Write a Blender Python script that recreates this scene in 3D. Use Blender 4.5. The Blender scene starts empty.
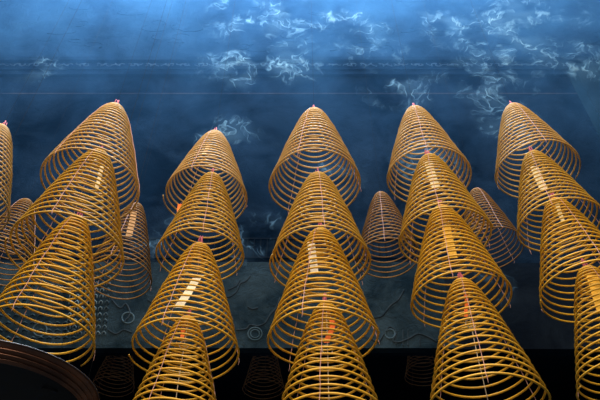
import bpy, math, random
from mathutils import Vector, Matrix
random.seed(7)
scene = bpy.context.scene
C = scene.collection
PI = math.pi
CH = 1.6                       # eye height
F = 644.7; PITCH = math.radians(45.19)

# ------------------------------------------------------------------ helpers
def at(px, py, Y):
    """point of the plane y=Y seen at a pixel (world metres)"""
    dx = (px-300)/F; dv = (200-py)/F
    c, s = math.cos(PITCH), math.sin(PITCH)
    d = Vector((dx, c-dv*s, s+dv*c))
    d *= Y/d.y
    return Vector((d.x, d.y, d.z+CH))

class MB:
    def __init__(self): self.v = []; self.f = []
    def box(self, a, b):
        n = len(self.v)
        for z in (a[2], b[2]):
            for y in (a[1], b[1]):
                for x in (a[0], b[0]): self.v.append((x, y, z))
        for q in ((0,2,3,1),(4,5,7,6),(0,1,5,4),(2,6,7,3),(0,4,6,2),(1,3,7,5)):
            self.f.append(tuple(n+i for i in q))
        return self
    def tube(self, pts, r, sides=8, closed=False, taper=False):
        pts = [Vector(p) for p in pts]; N = len(pts); n0 = len(self.v)
        nrm = None
        for i, p in enumerate(pts):
            if closed: t = pts[(i+1) % N]-pts[i-1]
            else: t = pts[min(i+1, N-1)]-pts[max(i-1, 0)]
            t.normalize()
            if nrm is None:
                a = Vector((0,0,1)) if abs(t.z) < .9 else Vector((1,0,0))
                nrm = (a-t*a.dot(t)).normalized()
            else:
                nrm = (nrm-t*nrm.dot(t)).normalized()
            b = t.cross(nrm)
            rr = r(i/(N-1)) if callable(r) else r
            for k in range(sides):
                an = 2*PI*k/sides
                self.v.append(tuple(p+nrm*(rr*math.cos(an))+b*(rr*math.sin(an))))
        M = N if closed else N-1
        for i in range(M):
            for k in range(sides):
                j = (i+1) % N
                self.f.append((n0+i*sides+k, n0+i*sides+(k+1) % sides, n0+j*sides+(k+1) % sides, n0+j*sides+k))
        if not closed:
            self.f.append(tuple(n0+k for k in reversed(range(sides))))
            self.f.append(tuple(n0+(N-1)*sides+k for k in range(sides)))
        return self
    def lathe(self, prof, seg=96, closed=False):
        n0 = len(self.v); P = len(prof)
        for k in range(seg):
            a = 2*PI*k/seg
            for r, z in prof: self.v.append((r*math.cos(a), r*math.sin(a), z))
        for k in range(seg):
            j = (k+1) % seg
            for i in range(P if closed else P-1):
                i2 = (i+1) % P
                self.f.append((n0+k*P+i, n0+j*P+i, n0+j*P+i2, n0+k*P+i2))
        return self
    def build(self, name, mat, parent=None, smooth=True, kind=None):
        me = bpy.data.meshes.new(name)
        me.from_pydata(self.v, [], self.f); me.update()
        if smooth: me.polygons.foreach_set('use_smooth', [True]*len(me.polygons))
        o = bpy.data.objects.new(name, me); C.objects.link(o)
        me.materials.append(mat)
        if parent: o.parent = parent
        if kind: o['kind'] = kind
        return o

def thing(name, label, cat, loc=(0,0,0), group=None):
    o = bpy.data.objects.new(name, None); C.objects.link(o); o.location = loc
    o.empty_display_size = .1
    o['label'] = label; o['category'] = cat
    if group: o['group'] = group
    return o

def newmat(name):
    m = bpy.data.materials.new(name); m.use_nodes = True
    nt = m.node_tree; b = nt.nodes['Principled BSDF']
    return m, nt, b
def N(nt, t, **kw):
    n = nt.nodes.new(t)
    for k, v in kw.items():
        if k in n.inputs: n.inputs[k].default_value = v
        else: setattr(n, k, v)
    return n
def ramp(nt, src, stops):
    r = nt.nodes.new('ShaderNodeValToRGB')
    e = r.color_ramp.elements
    while len(e) < len(stops): e.new(.5)
    for i, (p, c) in enumerate(stops):
        e[i].position = p; e[i].color = (*c, 1) if len(c) == 3 else c
    nt.links.new(src, r.inputs[0]); return r

# ------------------------------------------------------------------ materials
def incense_mat(name, c0, c1):
    m, nt, b = newmat(name); L = nt.links
    tc = N(nt, 'ShaderNodeTexCoord')
    n1 = N(nt, 'ShaderNodeTexNoise', Scale=9.0, Detail=3.0)
    L.new(tc.outputs['Object'], n1.inputs['Vector'])
    r = ramp(nt, n1.outputs['Fac'], [(.35, c0), (.65, c1)])
    L.new(r.outputs[0], b.inputs['Base Color'])
    n2 = N(nt, 'ShaderNodeTexNoise', Scale=260.0, Detail=2.0)
    L.new(tc.outputs['Object'], n2.inputs['Vector'])
    bp = N(nt, 'ShaderNodeBump', Strength=.25, Distance=.002)
    L.new(n2.outputs['Fac'], bp.inputs['Height']); L.new(bp.outputs[0], b.inputs['Normal'])
    b.inputs['Roughness'].default_value = .48
    b.inputs['Specular IOR Level'].default_value = .45
    return m
M_gold = incense_mat('incense_gold', (.62,.325,.020), (.80,.46,.035))
M_hazed = incense_mat('incense_hazed', (.57,.34,.11), (.71,.45,.17))  # incense gold paled to paint in the haze over the top coils
M_mid = incense_mat('incense_half_hazed', (.56,.31,.035), (.70,.42,.06))  # partway to the hazed tone, for the second coils down
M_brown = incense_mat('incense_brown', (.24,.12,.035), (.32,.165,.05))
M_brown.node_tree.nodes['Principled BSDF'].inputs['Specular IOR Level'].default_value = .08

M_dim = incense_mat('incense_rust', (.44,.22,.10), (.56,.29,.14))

def plain(name, col, rough=.7, metal=0, noise=None, bump=0):
    m, nt, b = newmat(name)
    b.inputs['Roughness'].default_value = rough; b.inputs['Metallic'].default_value = metal
    tc = N(nt, 'ShaderNodeTexCoord')
    n1 = N(nt, 'ShaderNodeTexNoise', Scale=noise or 12.0, Detail=4.0)
    nt.links.new(tc.outputs['Object'], n1.inputs['Vector'])
    r = ramp(nt, n1.outputs['Fac'], [(.3, tuple(c*.78 for c in col)), (.7, tuple(min(1, c*1.15) for c in col))])
    nt.links.new(r.outputs[0], b.inputs['Base Color'])
    if bump:
        bp = N(nt, 'ShaderNodeBump', Strength=bump, Distance=.01)
        nt.links.new(n1.outputs['Fac'], bp.inputs['Height']); nt.links.new(bp.outputs[0], b.inputs['Normal'])
    return m
M_thread = plain('pink_thread', (.60,.33,.29))
M_tuft = plain('rose_string', (.55,.12,.17))
M_wire = plain('dark_wire', (.012,.012,.014), .9, 0)
M_palewire = plain('pale_wire', (.55,.50,.46), .45, .3)
M_cord = plain('pale_cord', (.60,.50,.38), .7)
M_white = plain('cream_paper', (.97,.86,.70), .8)
M_yellow = plain('yellow_paper', (.90,.50,.05), .8)
M_tanp = plain('tan_paper', (.62,.36,.17), .8)
M_orange = plain('orange_paper', (.85,.17,.02), .8)
M_ink = plain('ink', (.05,.04,.04), .8)
M_iron = plain('iron_rod', (.05,.05,.055), .5, .8)

def wallmat(name, dark, light, scale=1.2, bump=.5, bscale=6.0, vor=False, rough=.75):
    m, nt, b = newmat(name); L = nt.links
    tc = N(nt, 'ShaderNodeTexCoord')
    n1 = N(nt, 'ShaderNodeTexNoise', Scale=scale, Detail=7.0, Roughness=.65, Distortion=.6)
    L.new(tc.outputs['Object'], n1.inputs['Vector'])
    r = ramp(nt, n1.outputs['Fac'], [(.38, dark), (.72, light)])
    L.new(r.outputs[0], b.inputs['Base Color'])
    n2 = N(nt, 'ShaderNodeTexNoise', Scale=bscale, Detail=8.0, Roughness=.7, Distortion=1.2)
    L.new(tc.outputs['Object'], n2.inputs['Vector'])
    bp = N(nt, 'ShaderNodeBump', Strength=bump, Distance=.05)
    L.new(n2.outputs['Fac'], bp.inputs['Height']); L.new(bp.outputs[0], b.inputs['Normal'])
    b.inputs['Roughness'].default_value = rough; b.inputs['Specular IOR Level'].default_value = 0
    return m
M_wall = wallmat('smoke_mottled_wall', (.0006,.0014,.003), (.009,.018,.034))  # dark navy, lighter mottling painted in for smoke hanging before it
M_panel = wallmat('carved_stone', (.005,.010,.014), (.026,.041,.051), 1.6, .8, 4.5)
M_relief = wallmat('stone_relief', (.02,.034,.042), (.06,.09,.11), 3.0, .5, 9.0)
M_reliefdark = wallmat('stone_relief_dark', (.010,.015,.019), (.03,.04,.048), 3.0, .5, 9.0)
M_frieze = wallmat('frieze_blue', (.004,.010,.020), (.012,.026,.048), 2.4, .9, 3.5)
M_scroll = wallmat('border_relief', (.03,.05,.075), (.06,.09,.13), 3.0, .4, 9.0)
M_side = wallmat('dark_timber', (.003,.004,.006), (.008,.011,.015), 1.5, .3, 5.0)
M_pil = wallmat('grey_timber', (.006,.013,.018), (.013,.024,.032), 1.5, .3, 5.0)
M_floor = wallmat('stone_floor', (.05,.05,.05), (.12,.115,.11), 1.0, .3, 6.0)
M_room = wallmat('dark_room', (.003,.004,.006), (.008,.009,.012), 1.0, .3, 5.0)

# dark copper pan
def panmat():
    m, nt, b = newmat('dark_copper'); L = nt.links
    tc = N(nt, 'ShaderNodeTexCoord')
    n1 = N(nt, 'ShaderNodeTexNoise', Scale=5.0, Detail=5.0, Distortion=.8)
    L.new(tc.outputs['Object'], n1.inputs['Vector'])
    r = ramp(nt, n1.outputs['Fac'], [(.35, (.08,.035,.024)), (.7, (.30,.12,.06))])
    L.new(r.outputs[0], b.inputs['Base Color'])
    b.inputs['Metallic'].default_value = .4; b.inputs['Roughness'].default_value = .38
    return m
M_pan = panmat()
M_panbase = plain('shaded_metal', (.008,.011,.017), .7, .3)  # shade of the pan's underside painted as near-black metal
M_rim = plain('grey_rim', (.12,.09,.09), .4, .6)  # greyer metal than the copper pan wall

# ------------------------------------------------------------------ incense coils
TURNS = 21.6
EC = .35
def prof(u, H): return H*(math.sqrt(u*u+EC*EC)-EC)/(math.sqrt(1+EC*EC)-EC)
def make_coil(name_label, x, y, z, R, H, mat, group, seed, hi=True, end_ang=None, up=None, wob=.45, thick=.0060, tuft=True):
    rnd = random.Random(seed)
    root = thing('incense_coil', name_label, 'incense coil', (x, y, z), group)
    seg = 56 if hi else 40; sides = 8 if hi else 6
    r0 = .022
    th1 = end_ang if end_ang is not None else rnd.uniform(0, 2*PI)
    th0 = th1-TURNS*2*PI
    n = int(TURNS*seg)
    ph = [rnd.uniform(0, 2*PI) for _ in range(8)]
    a3 = -PI/2+rnd.uniform(-.55, .25)
    def P(t, off=0):
        th = th0+(th1-th0)*t
        rr = r0+(R-r0)*t
        u = (rr-r0)/(R-r0)
        zz = -prof(u, H)
        # gentle irregularity of a hand-hung coil
        k = TURNS*t
        w = wob*(.25+u)
        cx = w*.0035*math.sin(k*.9+ph[0])+w*.0025*math.sin(k*2.1+ph[1])
        cy = w*.0035*math.sin(k*.8+ph[2])+w*.0025*math.sin(k*1.9+ph[3])
        zz += w*.0035*math.sin(th+ph[4]+k*.35)+w*.003*math.sin(th*2+ph[5]+k*.2)
        zz -= .005*u*(1-math.cos(3*(th-a3)))
        rr += w*.0025*math.sin(3*th+ph[6])
        return Vector(((rr+off)*math.cos(th)+cx, (rr+off)*math.sin(th)+cy, zz)), th
    pts = [P(i/n)[0] for i in range(n+1)]
    # start of the spiral closes the crown
    mb = MB(); mb.tube(pts, lambda t: thick*(1-.35*max(0, (t-.995)/.005)), sides)
    mb.build('coil', mat, root)
    # three threads knotted turn by turn down the outside
    turns_at = lambda ang: [k for k in range(int(TURNS)+1)]
    for q in range(3):
        a = a3+q*2*PI/3
        tp = [Vector((0, 0, .035)), Vector((.012*math.cos(a), .012*math.sin(a), .010))]
        kk = 0
        while True:
            th = a+2*PI*(math.ceil((th0-a)/(2*PI))+kk)
            t = (th-th0)/(th1-th0)
            if t > 1: break
            p, _ = P(t, thick*1.15)
            tp.append(p); kk += 1
        last = tp[-1]
        drop = rnd.uniform(.02, .055)
        tp.append(last+Vector((.003, 0, -drop*.5))); tp.append(last+Vector((rnd.uniform(-.004,.006), 0, -drop)))
        MB().tube(tp, .0018, 5).build('thread', M_thread, root)
    if tuft:
        t = MB()
        for q in range(5):
            a = rnd.uniform(0, 2*PI); s = rnd.uniform(.008, .02)
            h = rnd.uniform(.05, .09)
            t.tube([(0,0,.002), (s*math.cos(a), s*math.sin(a), h*.5), (s*.7*math.cos(a+.5), s*.7*math.sin(a+.5), h)], .0028, 5)
        t.tube([(0,0,-.004), (0.002,0,.04), (0,0,.085)], .004, 6)
        t.build('string_knot', M_tuft, root)
    if up:
        MB().tube([(0,0,.08), (0,0,up-z-.004)], .0007, 5).build('hanging_wire', M_wire, root)
    return root

coils = {
'A1':(-1.330,2.790,3.792,0.303,0.836),'A2':(-1.327,2.778,3.273,0.313,0.884),'A3':(-1.339,2.810,2.703,0.282,0.846),
'B1':(-0.682,3.257,4.065,0.296,0.736),'B2':(-0.661,3.266,3.584,0.291,0.809),'B3':(-0.671,3.243,2.868,0.312,0.824),
'C1':(0.099,2.948,3.949,0.303,0.818),'C2':(0.115,2.955,3.245,0.297,0.774),'C3':(0.120,2.951,2.733,0.300,0.801),
'D1':(0.901,3.103,4.184,0.295,0.827),'D2':(0.930,3.091,3.588,0.299,0.806),'D3':(0.942,3.088,3.065,0.297,0.774),'D4':(0.961,3.072,2.438,0.307,0.822),
'E1':(1.773,3.258,4.427,0.304,0.819),'E2':(1.788,3.262,3.825,0.293,0.793),'E3':(1.802,3.237,3.287,0.302,0.824),
'CB':(0.823,4.635,4.794,0.300,0.878),'DB':(1.865,4.763,4.980,0.300,0.826),'AB':(-1.635,4.581,4.580,0.295,0.955)}
coils = {k:(v[0]+.006, v[1], v[2]+CH-.040, v[3]*(1.03 if k in ('A1','A2') else 1.012), v[4]*1.0) for k, v in coils.items()}
def add(k, px, py, Y, R, H):
    p = at(px, py, Y); coils[k] = (p.x, p.y, p.z, R, H)
add('A0', 2, 128, 2.95, .30, .83)
add('B4', 188, 319, 3.26, .292, .84)
add('C4', 326, 306, 2.95, .300, .84)
add('E4', 586.5, 269, 3.26, .302, .84)
add('AC', 27, 201, 4.5, .30, .86)
# the coils in the dark room beyond the lintel
def addrim(k, px, py, Y, R, H):
    p = at(px, py, Y); coils[k] = (p.x, p.y, p.z+H, R, H)
addrim('F', 263.5, 391, 8.4, .305, .97)
addrim('G', 113, 388, 8.4, .305, .95)
addrim('H', 426, 376, 8.4, .305, .90)

ZR = 1.6+6.35      # rod over the front strings
ZB = 1.6+9.6       # rod over the second layer
L = {
'A0':'incense coil cut off by the left edge, level with the topmost coils',
'A1':'topmost incense coil of the string hanging farthest left, above two others',
'A2':'middle incense coil of the leftmost string, narrow cream paper strip inside its crown',
'A3':'lowest incense coil of the leftmost string, just behind the dark round pan',
'B1':'topmost incense coil of the second string from the left, faint cream scrap in its side',
'B2':'incense coil second down in the second string, small orange paper on its flank',
'B3':'golden incense coil with slanting white paper strip, in the second string from the left',
'B4':'lowest incense coil of the second string from the left, thin orange slip near its crown',
'C1':'topmost incense coil of the centre string, seen deep into its empty open base',
'C2':'incense coil second down in the centre string, no paper inside',
'C3':'golden incense coil of the centre string holding an upright white paper strip',
'C4':'lowest incense coil of the centre string, curled orange slip inside',
'D1':'topmost incense coil of the fourth string from the left, leaning right, no paper inside',
'D2':'incense coil with pale yellow paper strip, second down in the fourth string',
'D3':'incense coil with bright yellow paper strip, third down in the fourth string',
'D4':'large lowest incense coil of the fourth string, thin orange slip and pale cord inside',
'E1':'topmost incense coil of the rightmost string, beside drifting smoke',
'E2':'incense coil second down in the rightmost string, cream paper strip inside',
'E3':'incense coil third down in the rightmost string, with a thin pale slip inside',
'E4':'lowest incense coil at the right edge, with a broad yellow paper strip inside',
'CB':'dim brown incense coil behind, between the centre and fourth strings',
'DB':'dim brown incense coil hanging behind, between the fourth string and the rightmost string',
'AB':'dim brown incense coil with a tan paper strip, right of the leftmost string',
'AC':'dim brown incense coil at the left edge, behind the middle coil of the leftmost string',
'F':'barely lit incense coil in the dark room, between the second string and the centre string',
'G':'barely lit incense coil in the dark room, just right of the round pan',
'H':'barely lit incense coil in the dark room, partly hidden by the fourth string'}
GRP = {'A':'incense coils of the leftmost string','B':'incense coils of the second string','C':'incense coils of the centre string',
       'D':'incense coils of the fourth string','E':'incense coils of the rightmost string'}
chain = {'A':['A1','A2','A3'],'B':['B1','B2','B3','B4'],'C':['C1','C2','C3','C4'],'D':['D1','D2','D3','D4'],'E':['E1','E2','E3','E4']}
above = {}
for ks in chain.values():
    above[ks[0]] = ZR
    for a, b in zip(ks, ks[1:]): above[b] = coils[a][2]
above['A0'] = ZR
for k in ('CB','DB','AB','AC'): above[k] = ZB
for k in 'FGH': above[k] = 1.6+6.9
ENDS = {'C1':math.radians(235), 'C3':math.radians(-20), 'C2':math.radians(200), 'A1':math.radians(150), 'B1':math.radians(190), 'B3':math.radians(182), 'E3':math.radians(170)}
roots = {}
for i, (k, (x, y, z, R, H)) in enumerate(coils.items()):
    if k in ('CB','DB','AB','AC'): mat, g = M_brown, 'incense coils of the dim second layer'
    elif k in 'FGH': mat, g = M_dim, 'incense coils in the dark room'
    else:
        g = GRP[k[0]] if k != 'A0' else 'incense coil at the left edge'
        mat = M_hazed if k[1] in '01' else (M_mid if k[1] == '2' else M_gold)
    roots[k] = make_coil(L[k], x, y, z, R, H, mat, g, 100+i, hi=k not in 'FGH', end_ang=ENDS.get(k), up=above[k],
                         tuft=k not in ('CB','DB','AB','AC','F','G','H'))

# central pale cord with hook seen inside the lowest coils
for k, (h0, h1) in {'B4':(.10,.75), 'C4':(.20,.75), 'D4':(.22,.80)}.items():
    r = roots[k]; m = MB()
    m.tube([(0,0,-.01), (.002,0,-h0), (-.002,0,-(h0+h1)/2), (.001,0,-h1)], .0022, 6)
    c = m.build('centre_cord', M_cord, r)
    hk = MB(); zc = -h0-.08
    hk.tube([(.028*math.cos(a), .0, zc+.028*math.sin(a)) for a in [math.radians(60+15*j) for j in range(20)]], .0028, 6)
    hk.build('hook', M_cord, c)

# ------------------------------------------------------------------ paper strips
def tag_strip(label, k, top, bot, wpx, mat, dy=-.06, ink=False, segs=8, curl=0):
    x, y, z, R, H = coils[k]
    Y = y+dy
    a = at(top[0], top[1], Y); b = at(bot[0], bot[1], Y)
    ap = Vector((x, y, z))
    dist = (a-Vector((0,0,CH))).length
    w = wpx/F*dist*.96
    root = thing('paper_tag', label, 'paper tag', a, 'paper wish strips inside the coils')
    v = []; f = []
    side = Vector((1,0,0))
    for s in (0, 1):
        for i in range(segs+1):
            t = i/segs
            p = (b-a)*t+Vector((curl*math.sin(t*5), .004*math.sin(t*4)+s*.0008, 0))
            q = side*(w/2)
            v += [tuple(p-q), tuple(p+q)]
    n = 2*(segs+1)
    for i in range(segs):
        f.append((2*i, 2*i+1, 2*i+3, 2*i+2)); f.append((n+2*i, n+2*i+2, n+2*i+3, n+2*i+1))
        f.append((2*i, 2*i+2, n+2*i+2, n+2*i)); f.append((2*i+1, n+2*i+1, n+2*i+3, 2*i+3))
    f.append((0, n, n+1, 1)); f.append((2*segs, 2*segs+1, n+2*segs+1, n+2*segs))
    m = MB(); m.v = v; m.f = f; m.build('paper', mat, root, smooth=False)
    MB().tube([(0,0,0), (ap-a)*.5+Vector((0,0,-.004)), ap-a+Vector((0,0,-.006))], .0012, 5).build('thread', M_thread, root)
    if ink:
        m = MB()
        for (fx, fz) in ((.15,.60),(-.1,.66),(.2,.7)):
            c = (b-a)*fz+Vector((fx*w, -.004, 0))
            m.tube([c+Vector((-.012,0,-.004)), c+Vector((0,0,.003)), c+Vector((.012,0,.008))], .0018, 5)
        m.build('ink_mark', M_ink, root)
    return root
tag_strip('white paper strip with a dark pen mark, upright inside the centre string coil', 'C3', (311,242), (314.5,273), 8, M_white, ink=True)
tag_strip('white paper strip lying aslant inside the coil third down in the second string', 'B3', (197,278), (178,308), 9, M_white)
tag_strip('pale yellow paper strip inside the coil second down in the fourth string', 'D2', (428,161), (436,188), 8.5, plain('pale_yellow_paper', (.97,.84,.58), .8))
tag_strip('bright yellow paper strip inside the coil third down in the fourth string', 'D3', (446,226), (453,258), 9, M_yellow)
tag_strip('cream paper strip inside the coil second down in the rightmost string', 'E2', (534,166), (544,190), 8, plain('buff_paper', (.96,.80,.52), .8))
tag_strip('thin pale slip inside the coil third down in the rightmost string', 'E3', (557,203), (563,222), 4, plain('straw_paper', (.95,.76,.42), .8))
tag_strip('broad yellow paper strip inside the coil at the right edge', 'E4', (592,274), (603,312), 11, M_yellow)
tag_strip('narrow cream paper strip inside the middle coil of the leftmost string', 'A2', (102,166), (96.5,189), 4, plain('sand_paper', (.95,.78,.52), .8))
tag_strip('tan paper strip inside the dim coil behind the leftmost string', 'AB', (134,211), (129,236), 6.5, M_tanp)
tag_strip('faint cream scrap in the topmost coil of the second string', 'B1', (209,144), (204,154), 4, plain('faded_paper', (.70,.48,.25), .8))
tag_strip('curled orange slip inside the lowest coil of the centre string', 'C4', (332,320), (328,343), 5.5, M_orange, curl=.008)
tag_strip('thin orange slip inside the large lowest coil of the fourth string', 'D4', (465,292), (467,317), 3.5, M_orange, curl=.006)
tag_strip('small orange slip near the crown of the lowest coil of the second string', 'B4', (183,328), (182,339), 4, M_orange)
tag_strip('small orange scrap on the flank of the coil second down in the second string', 'B2', (180,204), (179,212), 4.5, M_orange, dy=-.05)

# ------------------------------------------------------------------ ash pan hanging at lower left
YP = 2.12
pc = at(1, 392, YP)
pan = thing('ash_pan', 'dark round copper pan hung in the lower left corner below the leftmost string', 'pan', pc)
RP = .345
outer = [(.0,-.052),(.20,-.052),(.298,-.049),(.301,-.046),(.304,-.040),(.306,-.040),(.311,-.030),(.316,-.030),(.322,-.018),(.328,-.017),(.338,-.004),(.345,0)]
inner = [(r-.004, z+.004) for r, z in reversed(outer[1:])]+[(0,-.048)]
k = RP/.345
MB().lathe([(r*k, z*k) for r, z in outer[2:]]+[(r*k, z*k) for r, z in inner[:-3]]+[(.298*k,-.046*k)], 128).build('pan_wall', M_pan, pan)
MB().lathe([(0.001,-.052*k),(.298*k,-.052*k),(.298*k,-.047*k),(.001,-.047*k)], 128).build('pan_base', M_panbase, pan)
for rr_, zz_ in ((.3065,-.041),(.3195,-.030),(.331,-.017)):
    MB().tube([(rr_*math.cos(2*PI*i/128), rr_*math.sin(2*PI*i/128), zz_) for i in range(128)], .0024, 6, closed=True).build('bead', M_pan, pan)
MB().tube([(RP*math.cos(2*PI*i/128), RP*math.sin(2*PI*i/128), .002) for i in range(128)], .0022, 8, closed=True).build('rolled_rim', M_rim, pan)
for a in (55, 78, 200, 320):
    ca, sa = math.cos(math.radians(a)), math.sin(math.radians(a))
    MB().tube([(RP*ca, RP*sa, .004), (RP*ca, RP*sa, ZR-pc.z)], .0006, 5).build('suspension_wire', M_wire, pan)
m = MB()
m.tube([(.20,-.12,-.052), (.215,-.14,-.062), (.235,-.135,-.066), (.245,-.115,-.062), (.24,-.10,-.052)], .004, 6)
m.build('handle_loop', M_wire, pan)

# ------------------------------------------------------------------ setting
YW = 6.3
def zw(py, Y=YW): return at(300, py, Y).z
def xw(px, py, Y=YW): return at(px, py, Y).x
zl = zw(348, YW-.10); zp = zw(262, YW-.10); zc0 = zw(72); zc1 = zw(64)
w = MB().box((-7, YW, zl), (7, YW+.06, 15.5)).build('wall_back', M_wall, smooth=False, kind='structure')
MB().box((-7, -8, 0), (-6.7, 14, 15.5)).build('wall_left', M_side, smooth=False, kind='structure')
MB().box((6.7, -8, 0), (7, 14, 15.5)).build('wall_right', M_side, smooth=False, kind='structure')
MB().box((-7, -8, -.2), (7, 14, 0)).build('floor', M_floor, smooth=False, kind='structure')
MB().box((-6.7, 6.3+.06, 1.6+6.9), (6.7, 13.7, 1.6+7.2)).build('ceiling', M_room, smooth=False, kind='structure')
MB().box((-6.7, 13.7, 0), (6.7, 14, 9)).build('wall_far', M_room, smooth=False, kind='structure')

# carved stone lintel panel
xr = 1.75
pan_root = thing('stone_carving', 'long grey stone panel carved in low relief above the dark opening', 'carving', (0, YW, zl))
YF = YW-.10
MB().box((-6.6, YF-YW, 0), (xr, .0, zp-zl)).build('stone_slab', M_panel, pan_root, smooth=False)
def loc(px, py, Y=YF): 
    p = at(px, py, Y); return Vector((p.x, p.y-YW, p.z-zl))
# tiled roof of the carved pavilion at left
m = MB()
a_=loc(64,268); b_=loc(118,342); m.box((a_.x,-.003,b_.z),(b_.x,.0,a_.z))
for row in range(11):
    for col in range(7):
        px = 74+col*6.0+row*-.6; py = 272+row*6.2
        if px < 66+row*.2: continue
        p = loc(px, py)
        hw = .020; hh = .021
        m.tube([p+Vector((-hw, 0, -hh)), p+Vector((-hw*.9, -.012, hh*.4)), p+Vector((0, -.02, hh)), p+Vector((hw*.9, -.012, hh*.4)), p+Vector((hw, 0, -hh))], .008, 6)
m.build('carved_tiles', wallmat('worn_tiles', (.03,.045,.055), (.20,.27,.31), 2.0, .5, 9.0), pan_root)
m = MB()
for row in range(8):
    for col in range(11):
        px = -8+col*8.2; py = 286+row*7.5
        p = loc(px, py)
        m.tube([p+Vector((-.028, 0, 0)), p+Vector((0, -.018, .012)), p+Vector((.028, 0, 0))], .009, 6)
m.build('carved_scales', M_relief, pan_root)
def scroll(pts, r=.011, mat=M_reliefdark, px=True):
    P = [loc(*q) for q in pts]
    # smooth
    out = []
    n = len(P)
    for i in range(n-1):
        p0, p1, p2, p3 = P[max(i-1,0)], P[i], P[i+1], P[min(i+2,n-1)]
        for j in range(6):
            t = j/6
            out.append(.5*((2*p1)+(p2-p0)*t+(2*p0-5*p1+4*p2-p3)*t*t+(3*p1-3*p2+p3-p0)*t**3))
    out.append(P[-1])
    MB().tube(out, r, 8).build('carved_scroll', mat, pan_root)
for pts in ([(222,296),(229,297),(236,292),(240,284),(246,281),(250,276)],
            [(236,330),(246,329),(250,325),(258,326),(265,323),(270,315),(276,308),(280,298)],
            [(248,307),(252,309),(258,308)],
            [(228,290),(236,286),(240,280)],
            [(370,338),(378,342),(384,334),(390,327),(396,333),(393,341),(400,342),(410,338),(418,334),(428,337),(437,342)],
            [(374,318),(382,316),(390,306),(398,300),(404,290)],
            [(112,300),(120,308),(126,304),(130,314),(124,322)],
            [(108,330),(116,334),(124,330),(132,333)],
            [(148,300),(156,306),(160,316),(154,322)]):
    scroll(pts)
for (cx, cy, rr) in ((255,334,7),(255,334,4.5),(128,318,6),(390,334,5),(222,318,6),(18,300,9),(40,330,7)):
    scroll([(cx+rr*math.cos(a), cy+rr*.9*math.sin(a)) for a in [2*PI*i/12 for i in range(13)]], .010, M_relief)
for (x0, y0, x1, y1) in ((403,330,403,346),(408,330,408,346),(396,331,396,345),(420,336,420,346)):
    scroll([(x0,y0),(x0,(y0+y1)/2),(x1,y1)], .007)

MB().box((xr+.002, YW-.08, zl), (6.6, YW, zp)).build('falloff_board', M_side, smooth=False, kind='structure')  # added dark board, stands for light falling off along the wall's right
# lattice strip on wall above the panel
m = MB(); zs = zw(258); 
for i in range(120):
    x = -4+i*.085
    if x > xr: break
    m.box((x, YW-.02, zs), (x+.012, YW, zs+.30))
m.box((-6.7, YW-.03, zs-.02), (xr, YW, zs)); m.box((-6.7, YW-.03, zs+.30), (xr, YW, zs+.32))
m.build('trim_2', M_side, smooth=False, kind='structure')

# cornice with a running scroll and frieze above
cz = zw(72); ct = zw(60)
m = MB()
m.box((-6.7, YW-.03, cz-.06), (6.7, YW, cz)); m.box((-6.7, YW-.06, cz), (6.7, YW, cz+.03)); m.box((-6.7, YW-.07, ct-.1), (6.7, YW, ct))
m.box((-6.7, YW-.06, zw(77)), (6.7, YW, zw(75)))
m.build('trim_1', M_wall, smooth=False, kind='structure')
m = MB().box((-6.7, YW-.004, zw(94)), (6.7, YW, zw(93)))
m.build('trim_3', wallmat('faded_strip', (.010,.012,.018), (.04,.04,.05)), smooth=False, kind='structure')
fr = thing('carved_frieze', 'blue carved frieze with a running scroll border near the top of the wall', 'carving', (0, YW, ct))
MB().box((-6.7, -.06, 0), (6.7, 0, 3.4)).build('frieze_board', M_frieze, fr, smooth=False)
zsr = (cz+.05+ct-.1)/2
rs = random.Random(11)
for i in range(44):
    x0 = -6.4+i*.292+rs.uniform(-.03,.03); s1 = rs.choice((-1, 1)); ln = rs.uniform(.10,.15); am = rs.uniform(.018,.045); ph = rs.uniform(0, 6)
    pts = [(x0+ln*(-1+2*j/19)+.03*math.sin(j*1.1+ph), -.042, zsr-ct+s1*am*math.cos(j*.66+ph)+.012*math.sin(j*1.7)) for j in range(20)]
    MB().tube(pts, lambda t: .012*(1-.6*abs(2*t-1)), 6).build('border_scroll', M_scroll, fr)
rnd = random.Random(5)
for i in range(60):
    x0 = rnd.uniform(-6, 6); z0 = rnd.uniform(.1, 1.2) if i < 44 else rnd.uniform(1.2, 2.4); s = rnd.uniform(.12, .34); a0 = rnd.uniform(0, 6)
    fl = rnd.choice((.35,.5,.7)); cur = rnd.uniform(2.5, 5)
    pts = []
    for j in range(18):
        t = j/17; rr = s*(1-.75*t)
        pts.append((x0+rr*math.cos(a0+cur*t)+.5*s*t, -.06, z0+fl*rr*math.sin(a0+cur*t)))
    MB().tube(pts, lambda t: .012*(1-.5*t), 6).build('carved_cloud', M_frieze, fr)

# timber pilaster at right and boards
xa = at(596, 130, YW).x
m = MB().box((xa, YW-.22, zl-1.5), (xa+.62, YW, cz-.06)); m.build('trim_4', M_pil, smooth=False, kind='structure')
m = MB().box((xa+.74, YW-.22, zl-1.5), (xa+1.5, YW, cz-.06)); m.build('trim_5', M_pil, smooth=False, kind='structure')

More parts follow.
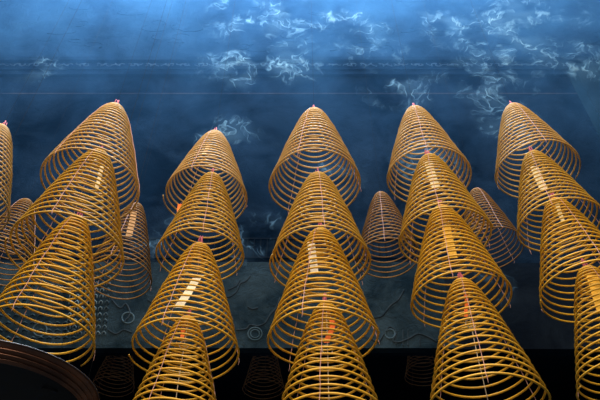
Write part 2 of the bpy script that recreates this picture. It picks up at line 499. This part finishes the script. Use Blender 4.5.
# rods that carry everything, above the frame
def rod(label, Y, z, x0, x1):
    o = MB().tube([(x0, Y, z), (x1, Y, z)], .02, 12).build('hanging_rod', M_iron)
    o['label'] = label; o['category'] = 'rod'; o['group'] = 'iron rods over the coils'
for ks, nm in (('A0','left edge'),('A1','leftmost'),('B1','second'),('C1','centre'),('D1','fourth'),('E1','rightmost')):
    pass
m = thing('rod_rack', 'iron rack of rods above the picture carrying the coil strings', 'frame', (0, 3.1, ZR))
for Y in (2.79, 2.95, 3.09, 3.257):
    MB().tube([(-6.7, Y-3.1, .012), (6.7, Y-3.1, .012)], .012, 8).build('rod', M_iron, m)
rod('iron rod above the picture carrying the dim second layer', 4.64, ZB, -6.7, 6.7)
rod('iron rod in the dark room carrying its coils', 8.4, 1.6+6.9, -6.7, 6.7)

# ------------------------------------------------------------------ smoke
def smoke_mat(name, dens_build, color, aniso=.0, step=.15):
    m = bpy.data.materials.new(name); m.use_nodes = True
    nt = m.node_tree; nt.nodes.clear()
    out = N(nt, 'ShaderNodeOutputMaterial')
    v = N(nt, 'ShaderNodeVolumeScatter'); v.inputs['Color'].default_value = (*color, 1)
    v.inputs['Anisotropy'].default_value = aniso
    nt.links.new(v.outputs[0], out.inputs['Volume'])
    dens_build(nt, v.inputs['Density'])
    m.cycles.volume_step_rate = step
    return m
def mth(nt, op, a, b=None, clamp=False):
    n = nt.nodes.new('ShaderNodeMath'); n.operation = op; n.use_clamp = clamp
    for i, s in enumerate((a, b)):
        if s is None: continue
        if isinstance(s, (int, float)): n.inputs[i].default_value = s
        else: nt.links.new(s, n.inputs[i])
    return n.outputs[0]
def haze_d(nt, sock):
    tc = N(nt, 'ShaderNodeTexCoord'); sp = N(nt, 'ShaderNodeSeparateXYZ')
    nt.links.new(tc.outputs['Object'], sp.inputs[0])
    mr = N(nt, 'ShaderNodeMapRange'); mr.inputs['From Min'].default_value = HZ0; mr.inputs['From Max'].default_value = 13
    mr.inputs['To Min'].default_value = 0; mr.inputs['To Max'].default_value = 1
    nt.links.new(sp.outputs['Z'], mr.inputs['Value'])
    g = mth(nt, 'POWER', mr.outputs[0], 1.8)
    nz = N(nt, 'ShaderNodeTexNoise', Scale=1.1, Detail=5.0, Roughness=.6, Distortion=.9)
    nt.links.new(tc.outputs['Object'], nz.inputs['Vector'])
    k = mth(nt, 'MULTIPLY', mth(nt, 'ADD', nz.outputs['Fac'], -.36, True), 5.4)
    nt.links.new(mth(nt, 'MULTIPLY', mth(nt, 'MULTIPLY', g, k), HAZE), sock)
HZ0 = 4.2; HAZE = .12
hz = MB().box((-6.6, 2.2, HZ0), (6.6, YW-.24, 13.3)).build('haze', smoke_mat('blue_haze', haze_d, (.15,.42,.90), .2, .3), smooth=False)
hz['label'] = 'thin blue smoke haze filling the upper hall'; hz['category'] = 'smoke'; hz['kind'] = 'stuff'

# wisps: tight curls of smoke in a thin drifting layer
WISP = 20.0
SPOTS = [(497,18,.75),(515,50,.6),(488,80,.55),(455,25,.6),(400,85,.5),(345,25,.6),(262,15,.8),(235,70,.5),(290,60,.5),(585,60,.45),(555,10,.5),(380,55,.4),(262,240,.35),(165,235,.3),(508,125,.4),(430,160,.4),(225,140,.4),(40,70,.3),(330,175,.35),(485,285,.25),(500,395,.25)]
def wisp_d(nt, sock):
    tc = N(nt, 'ShaderNodeTexCoord')
    # warp
    w1 = N(nt, 'ShaderNodeTexNoise', Scale=.9, Detail=4.0, Roughness=.6)
    nt.links.new(tc.outputs['Object'], w1.inputs['Vector'])
    vm = N(nt, 'ShaderNodeVectorMath'); vm.operation = 'MULTIPLY_ADD'
    nt.links.new(w1.outputs['Color'], vm.inputs[0]); vm.inputs[1].default_value = (1.1,1.1,1.1)
    nt.links.new(tc.outputs['Object'], vm.inputs[2])
    a = N(nt, 'ShaderNodeTexNoise', Scale=2.1, Detail=1.5, Roughness=.45, Distortion=1.6)
    nt.links.new(vm.outputs[0], a.inputs['Vector'])
    rid = mth(nt, 'ABSOLUTE', mth(nt, 'SUBTRACT', a.outputs['Fac'], .5))
    rid = mth(nt, 'SUBTRACT', 1.0, mth(nt, 'MULTIPLY', rid, 40.0), True)
    rid = mth(nt, 'POWER', rid, 1.5)
    # patches where it gathers
    acc = None
    for px, py, rad in SPOTS:
        c = at(px, py, 5.62)
        vd = N(nt, 'ShaderNodeVectorMath'); vd.operation = 'DISTANCE'
        nt.links.new(tc.outputs['Object'], vd.inputs[0]); vd.inputs[1].default_value = c
        q = mth(nt, 'SUBTRACT', 1.0, mth(nt, 'DIVIDE', vd.outputs['Value'], rad*1.45), True)
        acc = q if acc is None else mth(nt, 'ADD', acc, q)
    b = N(nt, 'ShaderNodeTexNoise', Scale=2.2, Detail=3.0)
    nt.links.new(tc.outputs['Object'], b.inputs['Vector'])
    msk = mth(nt, 'MULTIPLY', mth(nt, 'MULTIPLY', acc, mth(nt, 'MULTIPLY', mth(nt, 'SUBTRACT', b.outputs['Fac'], .45, True), 5.0)), 1.0, True)
    rid = mth(nt, 'ADD', rid, .06)
    nt.links.new(mth(nt, 'MULTIPLY', mth(nt, 'MULTIPLY', rid, msk), WISP), sock)
wp = MB().box((-5.2, 5.59, 5.2), (5.8, 5.65, 13.0)).build('smoke_wisps', smoke_mat('wisps', wisp_d, (.42,.70,1.0), .2, .02), smooth=False)
wp['label'] = 'pale curling wisps of incense smoke drifting in front of the back wall'; wp['category'] = 'smoke'; wp['kind'] = 'stuff'

# ------------------------------------------------------------------ light
def area(name, loc, target, sx, sy, power, col):
    l = bpy.data.lights.new(name, 'AREA'); l.shape = 'RECTANGLE'; l.size = sx; l.size_y = sy
    l.energy = power; l.color = col
    o = bpy.data.objects.new(name, l); C.objects.link(o); o.location = loc
    d = Vector(target)-Vector(loc); o.rotation_euler = d.to_track_quat('-Z', 'Y').to_euler()
    return o
area('skylight', (-.5, 3.6, 16.0), (-.3, 4.6, 0), 9, 4, 3600, (.47,.73,1.0))
area('courtyard_daylight', (-1.0, -4.6, 9.2), (0, 3.1, 4.8), 7, 4, 1550, (1.0,.84,.64))
wd = bpy.data.worlds.new('world'); scene.world = wd; wd.use_nodes = True
bg = wd.node_tree.nodes['Background']; bg.inputs[0].default_value = (.45,.62,.9,1); bg.inputs[1].default_value = .12

# ------------------------------------------------------------------ camera
cam = bpy.data.cameras.new('camera'); co = bpy.data.objects.new('camera', cam); C.objects.link(co)
cam.sensor_width = 36; cam.lens = F*36/600
co.location = (0, 0, CH); co.rotation_euler = (PI/2+PITCH, 0, 0)
cam.clip_start = .05; cam.clip_end = 100
scene.camera = co
vs = scene.view_settings
vs.view_transform = 'Standard'; vs.look = 'None'; vs.exposure = 0; vs.gamma = 1; vs.use_curve_mapping = False
